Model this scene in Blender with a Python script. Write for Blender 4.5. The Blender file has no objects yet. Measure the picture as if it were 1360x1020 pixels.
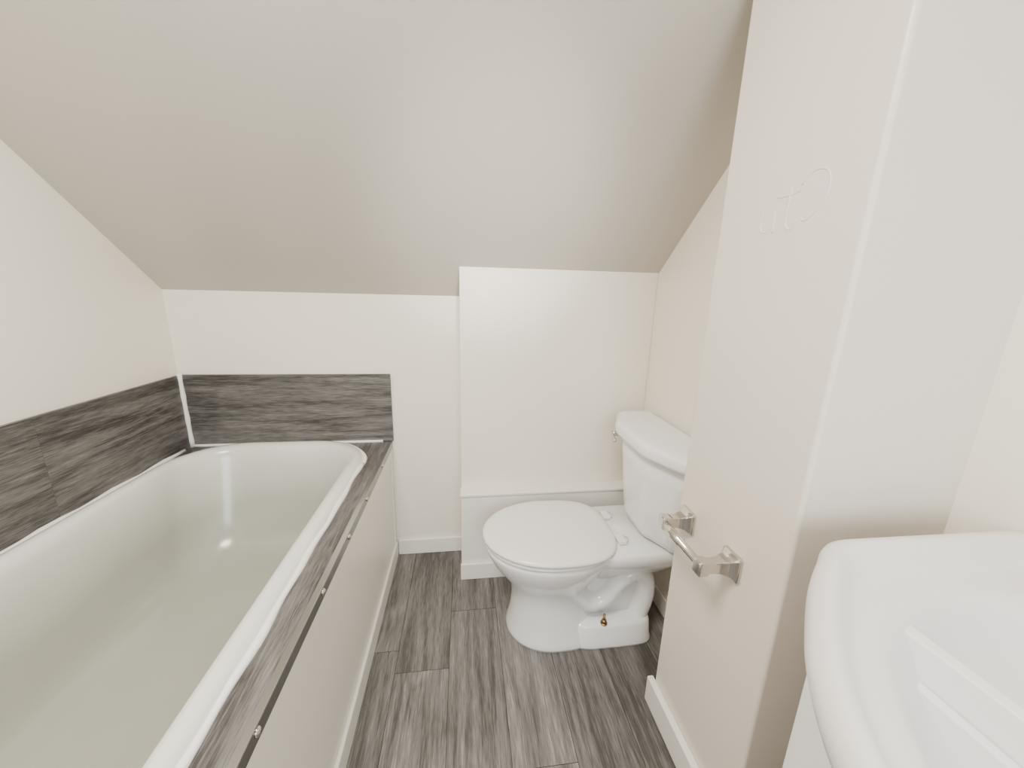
import bpy, math, random
from mathutils import Vector, Matrix
random.seed(4)
S = 0.87
CAMZ = 1.38
scene = bpy.context.scene

# ------------------------------------------------------------------ materials
def new_mat(name):
    m = bpy.data.materials.new(name); m.use_nodes = True
    nt = m.node_tree
    return m, nt, nt.nodes['Principled BSDF']

def paint(name, col, rough=0.45, bump=0.04, spec=0.5, scale=9):
    m, nt, b = new_mat(name)
    b.inputs['Base Color'].default_value = (*col, 1)
    b.inputs['Roughness'].default_value = rough
    b.inputs['Specular IOR Level'].default_value = spec
    tc = nt.nodes.new('ShaderNodeTexCoord')
    n = nt.nodes.new('ShaderNodeTexNoise'); n.inputs['Scale'].default_value = scale
    n.inputs['Detail'].default_value = 6
    nt.links.new(tc.outputs['Object'], n.inputs['Vector'])
    n2 = nt.nodes.new('ShaderNodeTexNoise'); n2.inputs['Scale'].default_value = 160
    nt.links.new(tc.outputs['Object'], n2.inputs['Vector'])
    ad = nt.nodes.new('ShaderNodeMath'); ad.operation = 'MULTIPLY_ADD'
    ad.inputs[1].default_value = 0.06
    nt.links.new(n2.outputs['Fac'], ad.inputs[0]); nt.links.new(n.outputs['Fac'], ad.inputs[2])
    bp = nt.nodes.new('ShaderNodeBump'); bp.inputs['Strength'].default_value = bump * 4
    bp.inputs['Distance'].default_value = 0.01
    nt.links.new(ad.outputs[0], bp.inputs['Height'])
    nt.links.new(bp.outputs['Normal'], b.inputs['Normal'])
    mx = nt.nodes.new('ShaderNodeMix'); mx.data_type = 'RGBA'
    mx.inputs['A'].default_value = (*[c * 0.97 for c in col], 1)
    mx.inputs['B'].default_value = (*[min(1, c * 1.02) for c in col], 1)
    n3 = nt.nodes.new('ShaderNodeTexNoise'); n3.inputs['Scale'].default_value = 2.0
    nt.links.new(tc.outputs['Object'], n3.inputs['Vector'])
    nt.links.new(n3.outputs['Fac'], mx.inputs['Factor'])
    nt.links.new(mx.outputs['Result'], b.inputs['Base Color'])
    return m

def glossy(name, col, rough=0.08, metal=0.0, coat=0.0, col2=None, zr=None):
    m, nt, b = new_mat(name)
    tc = nt.nodes.new('ShaderNodeTexCoord')
    n = nt.nodes.new('ShaderNodeTexNoise'); n.inputs['Scale'].default_value = 3
    nt.links.new(tc.outputs['Object'], n.inputs['Vector'])
    mx = nt.nodes.new('ShaderNodeMix'); mx.data_type = 'RGBA'
    mx.inputs['A'].default_value = (*[c * 0.975 for c in col], 1)
    mx.inputs['B'].default_value = (*col, 1)
    nt.links.new(n.outputs['Fac'], mx.inputs['Factor'])
    out = mx.outputs['Result']
    if col2:  # shade inside the tub put into base colour, darker towards the bottom
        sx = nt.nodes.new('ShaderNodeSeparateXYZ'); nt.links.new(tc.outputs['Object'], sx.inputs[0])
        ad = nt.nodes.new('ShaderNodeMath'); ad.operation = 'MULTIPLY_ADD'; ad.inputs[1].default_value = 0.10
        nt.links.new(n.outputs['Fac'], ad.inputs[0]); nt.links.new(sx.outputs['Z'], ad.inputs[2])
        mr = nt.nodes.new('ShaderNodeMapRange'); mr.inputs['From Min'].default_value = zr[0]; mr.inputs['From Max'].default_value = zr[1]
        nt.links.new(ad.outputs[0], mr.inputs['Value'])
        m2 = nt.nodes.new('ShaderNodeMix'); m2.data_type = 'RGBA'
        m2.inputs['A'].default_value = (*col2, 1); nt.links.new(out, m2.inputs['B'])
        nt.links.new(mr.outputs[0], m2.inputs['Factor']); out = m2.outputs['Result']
    nt.links.new(out, b.inputs['Base Color'])
    b.inputs['Roughness'].default_value = rough
    b.inputs['Metallic'].default_value = metal
    b.inputs['Coat Weight'].default_value = coat
    return m

def wood(name, axis, dark=(0.040, 0.036, 0.034), light=(0.38, 0.36, 0.34), rough=0.4, knots=0.35, lo=0.80, hi=1.38):
    """grey vinyl plank, grain along `axis` (0=X,1=Y)"""
    m, nt, b = new_mat(name)
    N = nt.nodes; L = nt.links
    tc = N.new('ShaderNodeTexCoord')
    at = N.new('ShaderNodeAttribute'); at.attribute_name = 'tone'
    sh = N.new('ShaderNodeVectorMath'); sh.operation = 'MULTIPLY_ADD'
    sh.inputs[1].default_value = (7.3, 5.1, 3.7)
    L.new(at.outputs['Color'], sh.inputs[0]); L.new(tc.outputs['Object'], sh.inputs[2])
    def mapped(across, along):
        mp = N.new('ShaderNodeMapping')
        sc = [across] * 3; sc[axis] = along
        mp.inputs['Scale'].default_value = sc
        L.new(sh.outputs[0], mp.inputs['Vector']); return mp
    def noise(across, along, scale, detail, dist=0, rg=0.6):
        mp = mapped(across, along)
        n = N.new('ShaderNodeTexNoise'); n.inputs['Scale'].default_value = scale
        n.inputs['Detail'].default_value = detail; n.inputs['Distortion'].default_value = dist
        n.inputs['Roughness'].default_value = rg
        L.new(mp.outputs[0], n.inputs['Vector']); return n
    def mathn(op, a, bb, c=None):
        n = N.new('ShaderNodeMath'); n.operation = op
        for i, v in enumerate((a, bb, c)):
            if v is None: continue
            if isinstance(v, (int, float)): n.inputs[i].default_value = v
            else: L.new(v, n.inputs[i])
        return n.outputs[0]
    pores = noise(150, 9.0, 2.6, 4, 0.0, 0.6)
    fine = noise(60, 3.0, 4.2, 9, 0.10, 0.74)
    mid = noise(26, 1.6, 2.2, 6, 0.2, 0.6)
    big = noise(2.6, 0.8, 1.8, 3, 0.4)
    mpk = mapped(1.0, 0.42)
    dn = N.new('ShaderNodeVectorMath'); dn.operation = 'MULTIPLY_ADD'
    dn.inputs[1].default_value = (0.08, 0.08, 0.08)
    L.new(big.outputs['Color'], dn.inputs[0]); L.new(mpk.outputs[0], dn.inputs[2])
    vo = N.new('ShaderNodeTexVoronoi'); vo.inputs['Scale'].default_value = 2.8
    L.new(dn.outputs[0], vo.inputs['Vector'])
    kr = N.new('ShaderNodeMapRange'); kr.inputs['From Min'].default_value = 0.01
    kr.inputs['From Max'].default_value = 0.085; kr.inputs['To Min'].default_value = knots
    kr.inputs['To Max'].default_value = 0.0
    L.new(vo.outputs['Distance'], kr.inputs['Value'])
    fig = noise(5.0, 0.40, 1.0, 2, 0.0, 0.5)
    g = mathn('MULTIPLY_ADD', fig.outputs['Fac'], 75.0, 0.0)
    kd = mathn('MINIMUM', vo.outputs['Distance'], 0.28)
    g = mathn('MULTIPLY_ADD', kd, 60.0, g)
    g = mathn('MULTIPLY_ADD', fine.outputs['Fac'], 3.0, g)
    sn = mathn('SINE', g, 0.0)
    rg = mathn('MULTIPLY_ADD', sn, 0.5, 0.5)
    rg = mathn('POWER', rg, 0.6)
    v = mathn('MULTIPLY_ADD', fine.outputs['Fac'], 0.78, -0.22)
    v = mathn('MULTIPLY_ADD', pores.outputs['Fac'], 0.50, v)
    v = mathn('MULTIPLY_ADD', mid.outputs['Fac'], 0.45, v)
    v = mathn('MULTIPLY_ADD', big.outputs['Fac'], 0.34, v)
    v = mathn('MULTIPLY_ADD', rg, 0.13, v)
    v = mathn('MULTIPLY_ADD', at.outputs['Fac'], 0.15, v)
    v = mathn('SUBTRACT', v, kr.outputs[0])
    rp = N.new('ShaderNodeValToRGB')
    mr = N.new('ShaderNodeMapRange'); mr.inputs['From Min'].default_value = lo
    mr.inputs['From Max'].default_value = hi
    L.new(v, mr.inputs['Value'])
    rp.color_ramp.elements[0].position = 0.0; rp.color_ramp.elements[0].color = (*dark, 1)
    rp.color_ramp.elements[1].position = 1.0; rp.color_ramp.elements[1].color = (*light, 1)
    e = rp.color_ramp.elements.new(0.5); e.color = (*[(a + c) / 2 * 0.80 for a, c in zip(dark, light)], 1)
    L.new(mr.outputs[0], rp.inputs['Fac'])
    L.new(rp.outputs['Color'], b.inputs['Base Color'])
    b.inputs['Roughness'].default_value = rough
    bp = N.new('ShaderNodeBump'); bp.inputs['Strength'].default_value = 0.10
    bp.inputs['Distance'].default_value = 0.003
    L.new(fine.outputs['Fac'], bp.inputs['Height']); L.new(bp.outputs['Normal'], b.inputs['Normal'])
    return m

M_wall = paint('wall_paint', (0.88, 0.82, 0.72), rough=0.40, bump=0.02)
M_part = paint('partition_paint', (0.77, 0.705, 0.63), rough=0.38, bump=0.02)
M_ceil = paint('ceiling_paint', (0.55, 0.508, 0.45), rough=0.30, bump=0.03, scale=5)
M_trim = paint('trim_paint', (0.87, 0.835, 0.775), rough=0.35, bump=0.01)
M_panel = paint('panel_paint', (0.86, 0.815, 0.745), rough=0.35, bump=0.01)
M_porc = glossy('porcelain', (0.88, 0.88, 0.88), 0.07, coat=0.3)
M_basin = glossy('basin_ceramic', (0.74, 0.725, 0.71), 0.30)
M_seat = glossy('seat_plastic', (0.84, 0.82, 0.785), 0.22)
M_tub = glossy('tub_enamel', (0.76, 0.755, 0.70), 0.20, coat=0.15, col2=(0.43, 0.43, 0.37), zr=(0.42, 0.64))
M_caulk = paint('caulk', (0.88, 0.86, 0.83), rough=0.5, bump=0.05, scale=60)
M_chrome = glossy('chrome', (0.62, 0.60, 0.56), 0.12, 1.0)
M_alu = glossy('aluminium', (0.50, 0.50, 0.50), 0.28, 1.0)
M_darkmet = glossy('dark_steel', (0.30, 0.30, 0.30), 0.35, 1.0)
M_brass = glossy('brass', (0.33, 0.22, 0.10), 0.38, 1.0)
M_floor = wood('floor_vinyl', 1, rough=0.40, knots=0.30, dark=(0.060, 0.054, 0.050), light=(0.44, 0.413, 0.386))
M_woodx = wood('plank_grain_x', 0, knots=0.45)
M_woody = wood('plank_grain_y', 1, knots=0.5)
M_dark = paint('dark_seam', (0.03, 0.03, 0.03), 0.8)  # near-black plank sides and subfloor, for dark seam lines
M_cab = glossy('cabinet_white', (0.86, 0.85, 0.84), 0.25)

# ------------------------------------------------------------------ mesh helpers
def mesh_obj(name, verts, faces, mat, smooth=False, parent=None, bevel=0, seg=3, subsurf=0, autosm=None):
    me = bpy.data.meshes.new(name)
    me.from_pydata([(x * S, y * S, z * S) for x, y, z in verts], [], faces)
    me.update()
    import bmesh
    bm = bmesh.new(); bm.from_mesh(me); bmesh.ops.recalc_face_normals(bm, faces=bm.faces)
    bm.to_mesh(me); bm.free()
    me.materials.append(mat)
    ob = bpy.data.objects.new(name, me); scene.collection.objects.link(ob)
    if smooth:
        for p in me.polygons: p.use_smooth = True
    if bevel:
        md = ob.modifiers.new('bevel', 'BEVEL'); md.width = bevel * S; md.segments = seg
        md.limit_method = 'ANGLE'; md.angle_limit = math.radians(35)
        for p in me.polygons: p.use_smooth = True
        md.harden_normals = True
    if subsurf:
        md = ob.modifiers.new('sub', 'SUBSURF'); md.levels = subsurf; md.render_levels = subsurf
    if parent: ob.parent = parent
    return ob

def boxv(x0, x1, y0, y1, z0, z1):
    v = [(x0, y0, z0), (x1, y0, z0), (x1, y1, z0), (x0, y1, z0), (x0, y0, z1), (x1, y0, z1), (x1, y1, z1), (x0, y1, z1)]
    f = [(0, 3, 2, 1), (4, 5, 6, 7), (0, 1, 5, 4), (1, 2, 6, 5), (2, 3, 7, 6), (3, 0, 4, 7)]
    return v, f

def box(name, x0, x1, y0, y1, z0, z1, mat, parent=None, bevel=0, seg=3):
    v, f = boxv(x0, x1, y0, y1, z0, z1)
    return mesh_obj(name, v, f, mat, parent=parent, bevel=bevel, seg=seg)

def loft(name, rings, mat, parent=None, cap0=True, cap1=True, closed=True, subsurf=0, smooth=True, bevel=0):
    v = []; f = []; n = len(rings[0])
    for r in rings: v += r
    for i in range(len(rings) - 1):
        for j in range(n if closed else n - 1):
            k = (j + 1) % n
            f.append((i * n + j, i * n + k, (i + 1) * n + k, (i + 1) * n + j))
    if cap0: f.append(tuple(range(n)))
    if cap1: f.append(tuple((len(rings) - 1) * n + j for j in range(n)))
    return mesh_obj(name, v, f, mat, smooth=smooth, parent=parent, subsurf=subsurf, bevel=bevel)

def tube(name, pts, r, mat, parent=None, n=10, radii=None, flat=1.0):
    rings = []
    P = [Vector(p) for p in pts]
    up = Vector((0, 0, 1))
    prev = None
    for i, p in enumerate(P):
        t = (P[min(i + 1, len(P) - 1)] - P[max(i - 1, 0)]).normalized()
        if prev is None:
            a = t.cross(up)
            if a.length < 0.1: a = t.cross(Vector((0, 1, 0)))
        else:
            a = prev - t * prev.dot(t)
        a.normalize(); prev = a
        c = t.cross(a).normalized()
        rr = radii[i] if radii else r
        rings.append([tuple(p + (a * math.cos(2 * math.pi * k / n) + c * math.sin(2 * math.pi * k / n) * flat) * rr) for k in range(n)])
    return loft(name, rings, mat, parent)

def catmull(pts, n=6, closed=False):
    P = [Vector(p) for p in pts]; out = []
    m = len(P)
    rng = range(m if closed else m - 1)
    for i in rng:
        if closed:
            p0, p1, p2, p3 = P[(i - 1) % m], P[i], P[(i + 1) % m], P[(i + 2) % m]
        else:
            p0, p1, p2, p3 = P[max(i - 1, 0)], P[i], P[i + 1], P[min(i + 2, m - 1)]
        for k in range(n):
            t = k / n
            out.append(tuple(0.5 * ((2 * p1) + (-p0 + p2) * t + (2 * p0 - 5 * p1 + 4 * p2 - p3) * t * t + (-p0 + 3 * p1 - 3 * p2 + p3) * t ** 3)))
    if not closed: out.append(tuple(P[-1]))
    return out

def empty(name, loc=(0, 0, 0)):
    e = bpy.data.objects.new(name, None); scene.collection.objects.link(e)
    e.empty_display_size = 0.05
    return e

def rrect(cx, cy, hx, hy, r, z, n=12):
    pts = []
    for (sx, sy, a0) in ((1, 1, 0), (-1, 1, 90), (-1, -1, 180), (1, -1, 270)):
        for k in range(n + 1):
            a = math.radians(a0 + 90 * k / n)
            pts.append((cx + sx * (hx - r) + r * math.cos(a), cy + sy * (hy - r) + r * math.sin(a), z))
    return pts

# ------------------------------------------------------------------ room shell
XL, XR, YB, YU, YLB = -1.275, 0.885, 1.817, 1.67, 1.598
XP, YP0, YP1 = 0.65, 0.57, 0.945
XRN = 1.003
YREAR = -1.3
CZ = 2.4
def ceil_z(y): return 1.368 + 0.84 * (YB - y)
YC = YB - (CZ - 1.368) / 0.84

box('wall_left', XL - 0.1, XL, YREAR - 0.1, YB + 0.1, 0, CZ + 0.1, M_wall)
box('wall_back', XL, XR + 0.3, YB, YB + 0.1, 0, 1.45, M_wall)
wbx = box('wall_boxing', -0.016, XR, YU, YB, 0.445, 1.52, M_wall, bevel=0.004)
box('boxing_base', -0.016, XR, YLB, YB, 0.0, 0.446, M_trim, bevel=0.003, parent=wbx)
box('ledge_cap', -0.020, XR, YLB - 0.006, YU + 0.001, 0.446, 0.462, M_trim, parent=wbx, bevel=0.005)
box('wall_right', XR, XR + 0.1, YP1 - 0.02, YB, 0, CZ, M_wall)
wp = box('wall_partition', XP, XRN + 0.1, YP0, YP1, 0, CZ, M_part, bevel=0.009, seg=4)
box('wall_vanity', XRN, XRN + 0.1, YREAR, YP0 + 0.01, 0, CZ, M_wall)
WX0, WX1, WZ0, WZ1 = -0.25, 0.75, 1.0, 2.1
v = []; f = []
for (a, b_, c, d) in ((XL, WX0, 0, CZ), (WX1, XRN, 0, CZ), (WX0, WX1, 0, WZ0), (WX0, WX1, WZ1, CZ)):
    vv, ff = boxv(a, b_, YREAR - 0.12, YREAR, c, d)
    o = len(v); v += vv; f += [tuple(i + o for i in q) for q in ff]
mesh_obj('wall_rear', v, f, M_wall)
win = empty('window_1')
for i, (a, b_, c, d) in enumerate(((WX0, WX0 + .04, WZ0, WZ1), (WX1 - .04, WX1, WZ0, WZ1), (WX0 + .04, WX1 - .04, WZ0, WZ0 + .04),
                                   (WX0 + .04, WX1 - .04, WZ1 - .04, WZ1), (WX0 + .04, WX1 - .04, 1.53, 1.57))):
    box('sash_%d' % i, a, b_, YREAR - 0.09, YREAR - 0.04, c, d, M_trim, parent=win, bevel=0.004)
t = 0.1
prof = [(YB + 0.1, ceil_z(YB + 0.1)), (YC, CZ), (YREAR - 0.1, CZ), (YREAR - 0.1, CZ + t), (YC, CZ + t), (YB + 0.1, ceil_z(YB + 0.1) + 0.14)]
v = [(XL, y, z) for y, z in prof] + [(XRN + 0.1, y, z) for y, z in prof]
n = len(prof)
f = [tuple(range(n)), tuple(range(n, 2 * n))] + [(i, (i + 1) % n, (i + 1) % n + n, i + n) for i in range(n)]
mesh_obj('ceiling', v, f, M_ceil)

# floor of individual planks
PW = 0.2
v = []; f = []; tones = []
x = -0.062 - PW * 7
col = 0
joints = {6: 1.139, 7: 1.40, 8: 0.80, 9: 1.52, 10: 0.5}
while x < XRN + 0.1:
    j = joints.get(col, random.uniform(0, 1.4))
    y = j - 1.4 * 3
    g = 0.0007
    while y < YB + 0.1:
        y0 = max(y, YREAR - 0.1); y1 = min(y + 1.4, YB + 0.05)
        if y1 - y0 > 0.01:
            vv, ff = boxv(x + g, x + PW - g, y0 + g, y1 - g, -0.02, 0)
            o = len(v); v += vv; f += [tuple(i + o for i in q) for q in ff]
            tones += [random.random()] * len(ff)
        y += 1.4
    x += PW; col += 1
fl = mesh_obj('floor', v, f, M_floor)
fl.data.materials.append(M_dark)
for i, p in enumerate(fl.data.polygons):
    if i % 6 != 1: p.material_index = 1
at = fl.data.attributes.new('tone', 'FLOAT', 'FACE')
for i, tn in enumerate(tones): at.data[i].value = tn
box('subfloor', XL - 0.2, XRN + 0.2, YREAR - 0.2, YB + 0.1, -0.05, -0.0205, M_dark, parent=fl)

def bb(name, x0, x1, y0, y1, h=0.088):
    return box(name, x0, x1, y0, y1, 0, h, M_trim, bevel=0.004)
bb('baseboard_back', -0.352, -0.016, YB - 0.014, YB)
bb('baseboard_boxing', -0.020, XR, YLB - 0.014, YLB)
bb('baseboard_right', XR - 0.012, XR, YP1, YLB - 0.014)
bb('baseboard_partition', XP - 0.022, XP, YP0 - 0.0, YP1 + 0.012, 0.10)
bb('baseboard_partition_near', XP - 0.022, XRN, YP0 - 0.016, YP0, 0.10)
bb('baseboard_left', XL, XL + 0.012, YREAR, -0.05)

# faint ridge of old lettering under the paint on the partition
def relief(name, pts, r=0.0020):
    p3 = [(XP + 0.0008, y, z) for y, z in pts]
    tube(name, catmull(p3, 5), r, M_part, parent=wp, n=12)
relief('paint_relief_u', [(0.80, 1.565), (0.802, 1.535), (0.79, 1.524), (0.775, 1.53), (0.768, 1.565), (0.766, 1.52)])
relief('paint_relief_t', [(0.735, 1.60), (0.737, 1.56), (0.735, 1.53), (0.722, 1.520), (0.712, 1.528)])
relief('paint_relief_bar', [(0.765, 1.588), (0.735, 1.587), (0.708, 1.590)])
relief('paint_relief_o', [(0.712, 1.60), (0.690, 1.618), (0.662, 1.612), (0.652, 1.585), (0.662, 1.553), (0.690, 1.532), (0.702, 1.54)])

# ------------------------------------------------------------------ bath
tub = empty('bathtub')
TX, TY, HX, HY = -0.842, 0.922, 0.402, 0.880
TN = 14
def tr(dx, dy, z, r, shift=0.0): return rrect(TX, TY + shift, HX - dx, HY - dy, r, z, TN)
rings = [tr(.012, .012, .600, .24), tr(.002, .002, .630, .25), tr(0, 0, .652, .25), tr(.004, .004, .665, .25), tr(.014, .014, .674, .245),
         tr(.030, .030, .677, .235), tr(.044, .046, .673, .225), tr(.055, .058, .660, .215), tr(.061, .068, .635, .21),
         tr(.070, .095, .55, .205), tr(.083, .135, .43, .20), tr(.100, .18, .33, .19), tr(.125, .22, .275, .18),
         tr(.165, .27, .243, .16), tr(.22, .34, .232, .13), tr(.30, .55, .230, .09)]
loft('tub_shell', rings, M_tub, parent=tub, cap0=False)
tube('drain', [(TX, 0.42, 0.2305), (TX, 0.42, 0.235)], 0.03, M_chrome, parent=tub, n=20)
sur = tub
DZ = 0.654; XO = -0.358
inner = rrect(TX, TY, HX - 0.006, HY - 0.006, 0.245, DZ, TN)
Y0D, Y1D = 0.0, YB - 0.0005
outer = []
for (px, py, pz) in inner:
    dx = px - TX; dy = py - TY
    kx = ((XO - TX) if dx > 0 else (TX - (XL + 0.001))) / max(abs(dx), 1e-6)
    ky = ((Y1D - TY) if dy > 0 else (TY - Y0D)) / max(abs(dy), 1e-6)
    k = min(kx, ky)
    outer.append((TX + dx * k, TY + dy * k, DZ))
for cx, cy in ((XO, Y1D), (XL + 0.001, Y1D), (XL + 0.001, Y0D), (XO, Y0D)):
    i = min(range(len(outer)), key=lambda i: (outer[i][0] - cx) ** 2 + (outer[i][1] - cy) ** 2)
    outer[i] = (cx, cy, DZ)
inner_b = [(a, b_, DZ - 0.02) for a, b_, c in inner]; outer_b = [(a, b_, DZ - 0.02) for a, b_, c in outer]
dk = loft('deck_planks', [inner_b, inner, outer, outer_b], M_woody, parent=sur, cap0=False, cap1=False, smooth=False)
box('front_panel', XO - 0.020, XO - 0.008, Y0D, YB - 0.001, 0.0, DZ - 0.021, M_panel, parent=sur, bevel=0.002)
box('end_panel', XL + 0.001, XO - 0.021, Y0D, Y0D + 0.012, 0.0, DZ - 0.021, M_panel, parent=sur, bevel=0.002)
box('panel_top_rail', XO - 0.0085, XO - 0.003, Y0D, YB - 0.02, DZ - 0.075, DZ - 0.022, M_panel, parent=sur, bevel=0.002)
box('panel_base', XO - 0.0085, XO + 0.004, Y0D, YB - 0.016, 0.0, 0.088, M_trim, parent=sur, bevel=0.004)
box('panel_end_stile', XO - 0.0085, XO - 0.001, YB - 0.04, YB - 0.016, 0.089, DZ - 0.023, M_panel, parent=sur, bevel=0.002)
YS1 = YB - 0.03
box('edge_strip_top', XO - 0.012, XO + 0.004, Y0D, YS1, DZ + 0.0003, DZ + 0.0028, M_alu, parent=sur, bevel=0.001, seg=2)
box('edge_strip_face', XO + 0.0005, XO + 0.004, Y0D, YS1, DZ - 0.030, DZ, M_darkmet, parent=sur, bevel=0.001, seg=2)
for i, yy in enumerate((1.55, 1.28, 1.06, 0.84, 0.53, 0.36, 0.18)):
    tube('screw_%d' % i, [(XO + 0.004, yy, DZ - 0.010), (XO + 0.006, yy, DZ - 0.010), (XO + 0.010, yy, DZ - 0.010)], 0.005, M_chrome, parent=sur, n=14, radii=[0.009, 0.0085, 0.004])
ring = rrect(TX, TY, HX + 0.003, HY + 0.002, 0.252, DZ + 0.001, 40)
bead = [(a, min(b_, YB - 0.012), c) for a, b_, c in ring]
tl = []; rl = []
m_ = len(bead); s_ = 0.0
for i in range(m_):
    a = Vector(bead[i]); b_ = Vector(bead[(i + 1) % m_]); L_ = (b_ - a).length
    k = max(1, int(L_ / 0.03))
    for q in range(k):
        p = a.lerp(b_, q / k); s_ += L_ / k
        w = 0.0018 * math.sin(s_ * 31) + 0.0018 * math.sin(s_ * 13 + 1)
        d = (p - Vector((TX, p.y * 0.8 + TY * 0.2, p.z))); d.z = 0; d.normalize()
        tl.append((p.x + w * d.x, min(p.y + w * d.y, YB - .012), p.z)); rl.append(0.009 + 0.0015 * math.sin(s_ * 23))
tl.append(tl[0]); rl.append(rl[0])
tube('caulk_bead', tl, 0.009, M_caulk, parent=sur, n=8, radii=rl)

def settone(ob, tn):
    a_ = ob.data.attributes.new('tone', 'FLOAT', 'FACE')
    for d in a_.data: d.value = tn
settone(dk, 0.3)
b1 = box('backsplash', XL + 0.014, -0.350, YB - 0.013, YB - 0.0005, DZ + 0.002, 0.997, M_woodx, bevel=0.0015, seg=2)
settone(b1, 0.45)
bl = empty('side_splash_panel')
for i, (ya, yb, tn) in enumerate(((1.215, YB - 0.014, 0.30), (0.0, 1.2145, 0.12))):
    b2 = box('plank_%d' % i, XL + 0.0005, XL + 0.013, ya, yb, DZ + 0.002, 0.995, M_woody, parent=bl)
    settone(b2, tn)
tube('corner_caulk', [(XL + 0.016, YB - 0.016, DZ + k * 0.035) for k in range(11)], 0.010, M_caulk, parent=b1, n=8,
     radii=[0.010 + 0.0015 * math.sin(k * 2) for k in range(11)])
tube('base_caulk', [(XL + 0.02 + k * 0.045, YB - 0.015, DZ + 0.004) for k in range(20)], 0.007, M_caulk, parent=b1, n=8)
tube('base_caulk_left', [(XL + 0.017, 0.01 + k * 0.06, DZ + 0.004) for k in range(30)], 0.008, M_caulk, parent=bl, n=8,
     radii=[0.009 + 0.003 * math.sin(k * 1.7) for k in range(30)])

# ------------------------------------------------------------------ toilet
toi = empty('toilet')
TYc = 1.315
def egg(x0, x1, hw, z, nr=2.6, nf=2.0, mid=0.5, n=48, yc=TYc):
    xm = x0 + (x1 - x0) * mid; pts = []
    for k in range(n):
        a = 2 * math.pi * k / n; c = math.cos(a); s = math.sin(a)
        e = nr if c > 0 else nf
        r = (x1 - xm) if c > 0 else (xm - x0)
        pts.append((xm + r * math.copysign(abs(c) ** (2 / e), c), yc + hw * math.copysign(abs(s) ** (2 / e), s), z))
    return pts
rings = [egg(.176, .56, .158, 0.0, 3, 2.1), egg(.174, .56, .160, 0.012, 3, 2.1), egg(.180, .55, .154, 0.03, 3, 2.1), egg(.190, .53, .142, 0.09, 2.6),
         egg(.195, .51, .134, 0.16, 2.4), egg(.190, .51, .134, 0.21, 2.4), egg(.170, .53, .146, 0.255, 2.3), egg(.135, .56, .168, 0.30, 2.3),
         egg(.105, .585, .190, 0.345, 2.3), egg(.090, .60, .200, 0.375, 2.4), egg(.083, .605, .205, 0.395, 2.4),
         egg(.083, .605, .205, 0.408, 2.4), egg(.092, .60, .198, 0.414, 2.4)]
loft('bowl', rings, M_porc, parent=toi)
rings = [egg(.46, .80, .07, 0.24, 4, 3), egg(.44, .85, .11, 0.30, 4, 3), egg(.42, .872, .150, 0.35, 5, 3), egg(.42, .875, .175, 0.385, 5, 3), egg(.42, .875, .180, 0.41, 5, 3),
         egg(.425, .872, .178, 0.428, 5, 3), egg(.44, .865, .168, 0.436, 5, 3)]
loft('rear_deck', rings, M_porc, parent=toi)
rings = [egg(.40, .775, .162, 0.0, 6, 4), egg(.40, .775, .164, 0.01, 6, 4), egg(.40, .770, .158, 0.025, 6, 4), egg(.41, .765, .150, 0.085, 6, 4), egg(.42, .758, .142, 0.098, 6, 4), egg(.44, .74, .11, 0.10, 6, 4)]
loft('foot', rings, M_porc, parent=toi)
rings = [egg(.40, .76, .085, 0.05, 4, 3), egg(.40, .76, .08, 0.2, 4, 3), egg(.42, .78, .085, 0.30, 4, 3)]
loft('web', rings, M_porc, parent=toi)
pth = catmull([(.42, TYc, .235), (.50, TYc, .165), (.575, TYc, .185), (.625, TYc, .255), (.685, TYc, .295), (.735, TYc, .255), (.742, TYc, .17), (.715, TYc, .06)], 7)
rings = []
for i, p in enumerate(pth):
    a = Vector(pth[max(0, i - 1)]); b_ = Vector(pth[min(len(pth) - 1, i + 1)]); tdir = (b_ - a).normalized()
    nrm = Vector((-tdir.z, 0, tdir.x))
    rings.append([tuple(Vector(p) + nrm * 0.050 * math.cos(q) + Vector((0, 1, 0)) * 0.128 * math.copysign(abs(math.sin(q)) ** 0.75, math.sin(q))) for q in [2 * math.pi * k / 24 for k in range(24)]])
loft('trapway', rings, M_porc, parent=toi)
def slab(name, fn, prof, mat):
    return loft(name, [fn(d, z) for d, z in prof], mat, parent=toi)
seatf = lambda d, z: egg(.078 + d, .585 - d, .212 - d, z, 2.8, 2.0, 0.52)
slab('seat', seatf, [(.012, .415), (.003, .418), (0, .424), (.003, .431), (.012, .434)], M_seat)
lidf = lambda d, z: egg(.070 + d, .600 - d * 0.9, .218 - d, z, 3.0, 2.0, 0.52)
slab('lid', lidf, [(.014, .4365), (.003, .438), (0, .444), (.002, .450), (.012, .4555), (.035, .458), (.09, .4605), (.15, .462), (.2, .4625)], M_seat)
for i, dy in enumerate((-0.085, 0.085)):
    box('hinge_%d' % i, .598, .632, TYc + dy - .028, TYc + dy + .028, .4365, .452, M_seat, parent=toi, bevel=0.006)
    tube('hinge_cap_%d' % i, [(.63, TYc + dy, .4365), (.63, TYc + dy, .449)], 0.016, M_seat, parent=toi, n=16)
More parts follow.
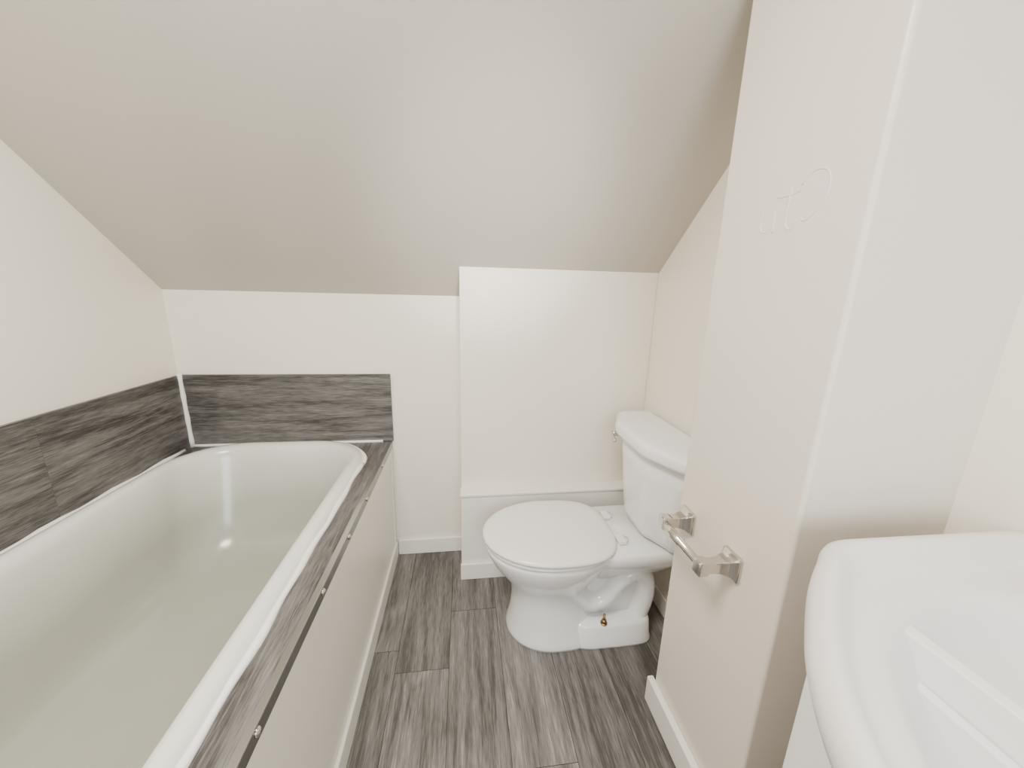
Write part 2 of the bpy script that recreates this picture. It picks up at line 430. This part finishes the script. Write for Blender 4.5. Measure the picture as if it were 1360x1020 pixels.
def tankring(d, z, dxf=0.0, taper=0.0):
    pts = [(.872, 1.036 + taper), (.872, 1.594 - taper), (.722, 1.594 - taper), (.672, 1.485 - taper * .8), (.648, 1.435 - taper * .5),
           (.648, 1.195 + taper * .5), (.672, 1.145 + taper * .8), (.722, 1.036 + taper)]
    out = []
    c = Vector((.77, TYc))
    for x_, y_ in pts:
        vx = x_ + (dxf if x_ < .8 else 0)
        vx = vx + (d if vx < c.x else -d); vy = y_ + (d if y_ < c.y - 0.01 else (-d if y_ > c.y + 0.01 else 0))
        out.append((vx, vy, z))
    for _ in range(2):
        o2 = []
        for i in range(len(out)):
            a = Vector(out[i]); b_ = Vector(out[(i + 1) % len(out)])
            L_ = (b_ - a).length; w = min(0.28, 0.016 / L_)
            o2.append(tuple(a.lerp(b_, w))); o2.append(tuple(a.lerp(b_, 1 - w)))
        out = o2
    return out
loft('tank', [tankring(.040, .437, .045, .055), tankring(.020, .450, .040, .05), tankring(.014, .48, .034, .042), tankring(.014, .60, .022, .026), tankring(.014, .72, .012, .012), tankring(.014, .812, .006, .004)], M_porc, parent=toi)
loft('tank_lid', [tankring(.006, .8125), tankring(-.004, .816), tankring(-.006, .826), tankring(-.006, .850), tankring(-.001, .860), tankring(.010, .8655), tankring(.03, .867)], M_porc, parent=toi)
tube('lever_hub', [(.694, 1.515, .782), (.674, 1.515, .782), (.666, 1.515, .782)], .013, M_chrome, parent=toi, n=14)
tube('lever_arm', catmull([(.667, 1.515, .782), (.655, 1.48, .780), (.648, 1.44, .776)], 5), .007, M_chrome, parent=toi, n=10)
tube('floor_bolt', [(.555, 1.180, .098), (.555, 1.180, .140)], .005, M_brass, parent=toi, n=10)
tube('bolt_nut', [(.555, 1.180, .101), (.555, 1.180, .114)], .010, M_brass, parent=toi, n=6)
tube('bolt_washer', [(.555, 1.180, .0975), (.555, 1.180, .101)], .014, M_brass, parent=toi, n=16)
box('paper_label', .625, .655, 1.27, 1.34, .4362, .4368, M_caulk, parent=toi)
tube('supply_hose', catmull([(.80, 1.10, .437), (.80, 1.09, .35), (.83, 1.07, .25), (.872, 1.06, .20)], 6), .008, M_chrome, parent=toi, n=10)

# ------------------------------------------------------------------ toilet paper holder
tp = empty('toilet_paper_holder')
HZ = 0.752
for i, (yy, ln) in enumerate(((0.892, 0.088), (0.708, 0.098))):
    prof = [(0.0, .031, .034), (0.006, .031, .034), (0.008, .028, .031), (0.020, .020, .022), (0.040, .0135, .0165), (0.055, .012, .015),
            (ln - 0.03, .012, .016), (ln - 0.024, .015, .019), (ln - 0.004, .015, .019), (ln, .012, .016)]
    rings = []
    for d, hy, hz in prof:
        c = hy * 0.15
        rings.append([(XP - 0.0003 - d, yy + sy * a, HZ + sz * b_) for sy, sz, a, b_ in
                      ((-1, -1, hy - c, hz), (1, -1, hy - c, hz), (1, -1, hy, hz - c), (1, 1, hy, hz - c), (1, 1, hy - c, hz), (-1, 1, hy - c, hz), (-1, 1, hy, hz - c), (-1, -1, hy, hz - c))])
    loft('post_%d' % i, rings, M_chrome, parent=tp, smooth=False, bevel=0.001)
xr = XP - 0.082
tube('roller', [(xr, .878, HZ), (xr, .875, HZ), (xr, .80, HZ), (xr, .799, HZ), (xr, .728, HZ), (xr, .723, HZ)], .012, M_chrome, parent=tp, n=20,
     radii=[.008, .0125, .0125, .0105, .0105, .008])

# ------------------------------------------------------------------ vanity with basin
van = empty('bathroom_vanity')
yc = 0.05
half = [(1.0, .482), (.85, .485), (.70, .488), (.635, .488), (.600, .478), (.565, .452), (.515, .415), (.457, .362), (.398, .300), (.348, .225), (.313, .140), (.298, .05)]
full = half + [(x_, 2 * yc - y_) for x_, y_ in reversed(half[:-1])]
dense = [Vector(p) for p in catmull([(a, b_, 0) for a, b_ in full], 8)]
c0 = Vector((.70, yc, 0))
NB = 144
ol = []
closed_ = dense + [dense[0]]
for k in range(NB):
    a = 2 * math.pi * k / NB; dx, dy = math.cos(a), math.sin(a); best = None
    for i in range(len(closed_) - 1):
        p, q = closed_[i] - c0, closed_[i + 1] - c0
        e = q - p; den = dx * e.y - dy * e.x
        if abs(den) < 1e-9: continue
        t_ = (p.x * e.y - p.y * e.x) / den; u_ = (p.x * dy - p.y * dx) / den
        if t_ > 0 and -1e-6 <= u_ <= 1 + 1e-6 and (best is None or t_ > best): best = t_
    ol.append(best)
def smooth_r(r, n):
    for _ in range(n): r = [(r[i - 1] + 2 * r[i] + r[(i + 1) % len(r)]) / 4 for i in range(len(r))]
    return r
sm1 = smooth_r(ol, 12); sm2 = smooth_r(ol, 120); sm3 = smooth_r(ol, 700)
def sring(k, z, r=None):
    r = r or ol
    return [(c0.x + r[j] * k * math.cos(2 * math.pi * j / NB), c0.y + r[j] * k * math.sin(2 * math.pi * j / NB), z) for j in range(NB)]
rings = [sring(.955, .925), sring(.968, .930), sring(.988, .940), sring(1.0, .956), sring(.999, .972), sring(.988, .984), sring(.970, .990), sring(.948, .991), sring(.928, .987),
         sring(.908, .977, smooth_r(ol, 2)), sring(.892, .966, smooth_r(ol, 4)), sring(.875, .958, smooth_r(ol, 8)), sring(.855, .954, sm1), sring(.82, .951, smooth_r(ol, 40)), sring(.785, .949, smooth_r(ol, 70)), sring(.765, .945, sm2),
         sring(.745, .936, sm2), sring(.715, .912, sm2), sring(.67, .878, sm2), sring(.60, .850, sm3), sring(.50, .832, sm3), sring(.38, .820, sm3), sring(.22, .812, sm3), sring(.05, .809, sm3)]
loft('basin_top', rings, M_basin, parent=van, cap0=False, cap1=True)
tube('basin_drain', [(.70, yc, .8095), (.70, yc, .813)], .024, M_chrome, parent=van, n=20)
tube('faucet_body', [(.945, yc, .95), (.945, yc, 1.02), (.94, yc, 1.05)], .022, M_chrome, parent=van, n=16)
tube('faucet_spout', catmull([(.94, yc, 1.04), (.90, yc, 1.07), (.84, yc, 1.05), (.82, yc, 1.02)], 6), .012, M_chrome, parent=van, n=12)
box('cabinet_front', .612, .632, yc - .405, yc + .405, 0.08, .935, M_cab, parent=van, bevel=0.003)
box('cabinet_side_0', .632, XRN - 0.002, yc + .385, yc + .405, 0.08, .935, M_cab, parent=van)
box('cabinet_side_1', .632, XRN - 0.002, yc - .405, yc - .385, 0.08, .935, M_cab, parent=van)
box('cabinet_bottom', .632, XRN - 0.002, yc - .385, yc + .385, 0.08, .10, M_cab, parent=van)
box('toe_kick', .66, XRN - 0.002, yc - .395, yc + .395, 0.0, .081, M_cab, parent=van)
for i, (ya, yb) in enumerate(((yc - .400, yc - .003), (yc + .003, yc + .400))):
    box('cabinet_door_%d' % i, .596, .611, ya, yb, .10, .885, M_cab, parent=van, bevel=0.004)

# ------------------------------------------------------------------ lights
def area(name, loc, rot, sx, sy, power, col):
    l = bpy.data.lights.new(name, 'AREA'); l.shape = 'RECTANGLE'; l.size = sx * S; l.size_y = sy * S
    l.energy = power; l.color = col
    o = bpy.data.objects.new(name, l); scene.collection.objects.link(o)
    o.location = [c * S for c in loc]; o.rotation_euler = rot
    return o
area('window_daylight', ((WX0 + WX1) / 2, YREAR - 0.15, (WZ0 + WZ1) / 2), (math.radians(90), 0, 0), 0.98, 1.08, 32, (0.84, 0.93, 1.0))
area('ceiling_lamp', (-0.40, 0.30, CZ - 0.03), (0, 0, 0), 0.5, 0.5, 36, (1.0, 0.95, 0.87))
sp = bpy.data.lights.new('ceiling_glow_fill', 'SPOT'); sp.energy = 200; sp.color = (1.0, 0.95, 0.87)  # added unseen source, imitates the soft glow on sloped ceiling and boxing
sp.spot_size = math.radians(25); sp.spot_blend = 1.0; sp.shadow_soft_size = 0.10
so = bpy.data.objects.new('ceiling_glow_fill', sp); scene.collection.objects.link(so)
so.location = (0.30 * S, -1.0 * S, 1.5 * S)
so.rotation_euler = (Vector((0.13, 1.35, 1.66)) - Vector((0.30, -1.0, 1.5))).to_track_quat('-Z', 'Y').to_euler()

w = bpy.data.worlds.new('World'); scene.world = w; w.use_nodes = True
bg = w.node_tree.nodes['Background']; bg.inputs['Color'].default_value = (0.9, 0.95, 1, 1); bg.inputs['Strength'].default_value = 1.0

# ------------------------------------------------------------------ camera
cam = bpy.data.cameras.new('camera'); co = bpy.data.objects.new('camera', cam); scene.collection.objects.link(co)
F = 495.0
cam.sensor_fit = 'HORIZONTAL'; cam.sensor_width = 36; cam.lens = 36 * F / 1360
cam.clip_start = 0.01
Yc = Vector((-65, 120, -F)).normalized()
Zc = Vector((50, 2040, F)); Zc = (Zc - Yc * Zc.dot(Yc)).normalized()
Xc = Yc.cross(Zc)
R = Matrix((Xc, Yc, Zc))
co.matrix_world = Matrix.Translation((0, 0, CAMZ * S)) @ R.to_4x4()
scene.camera = co
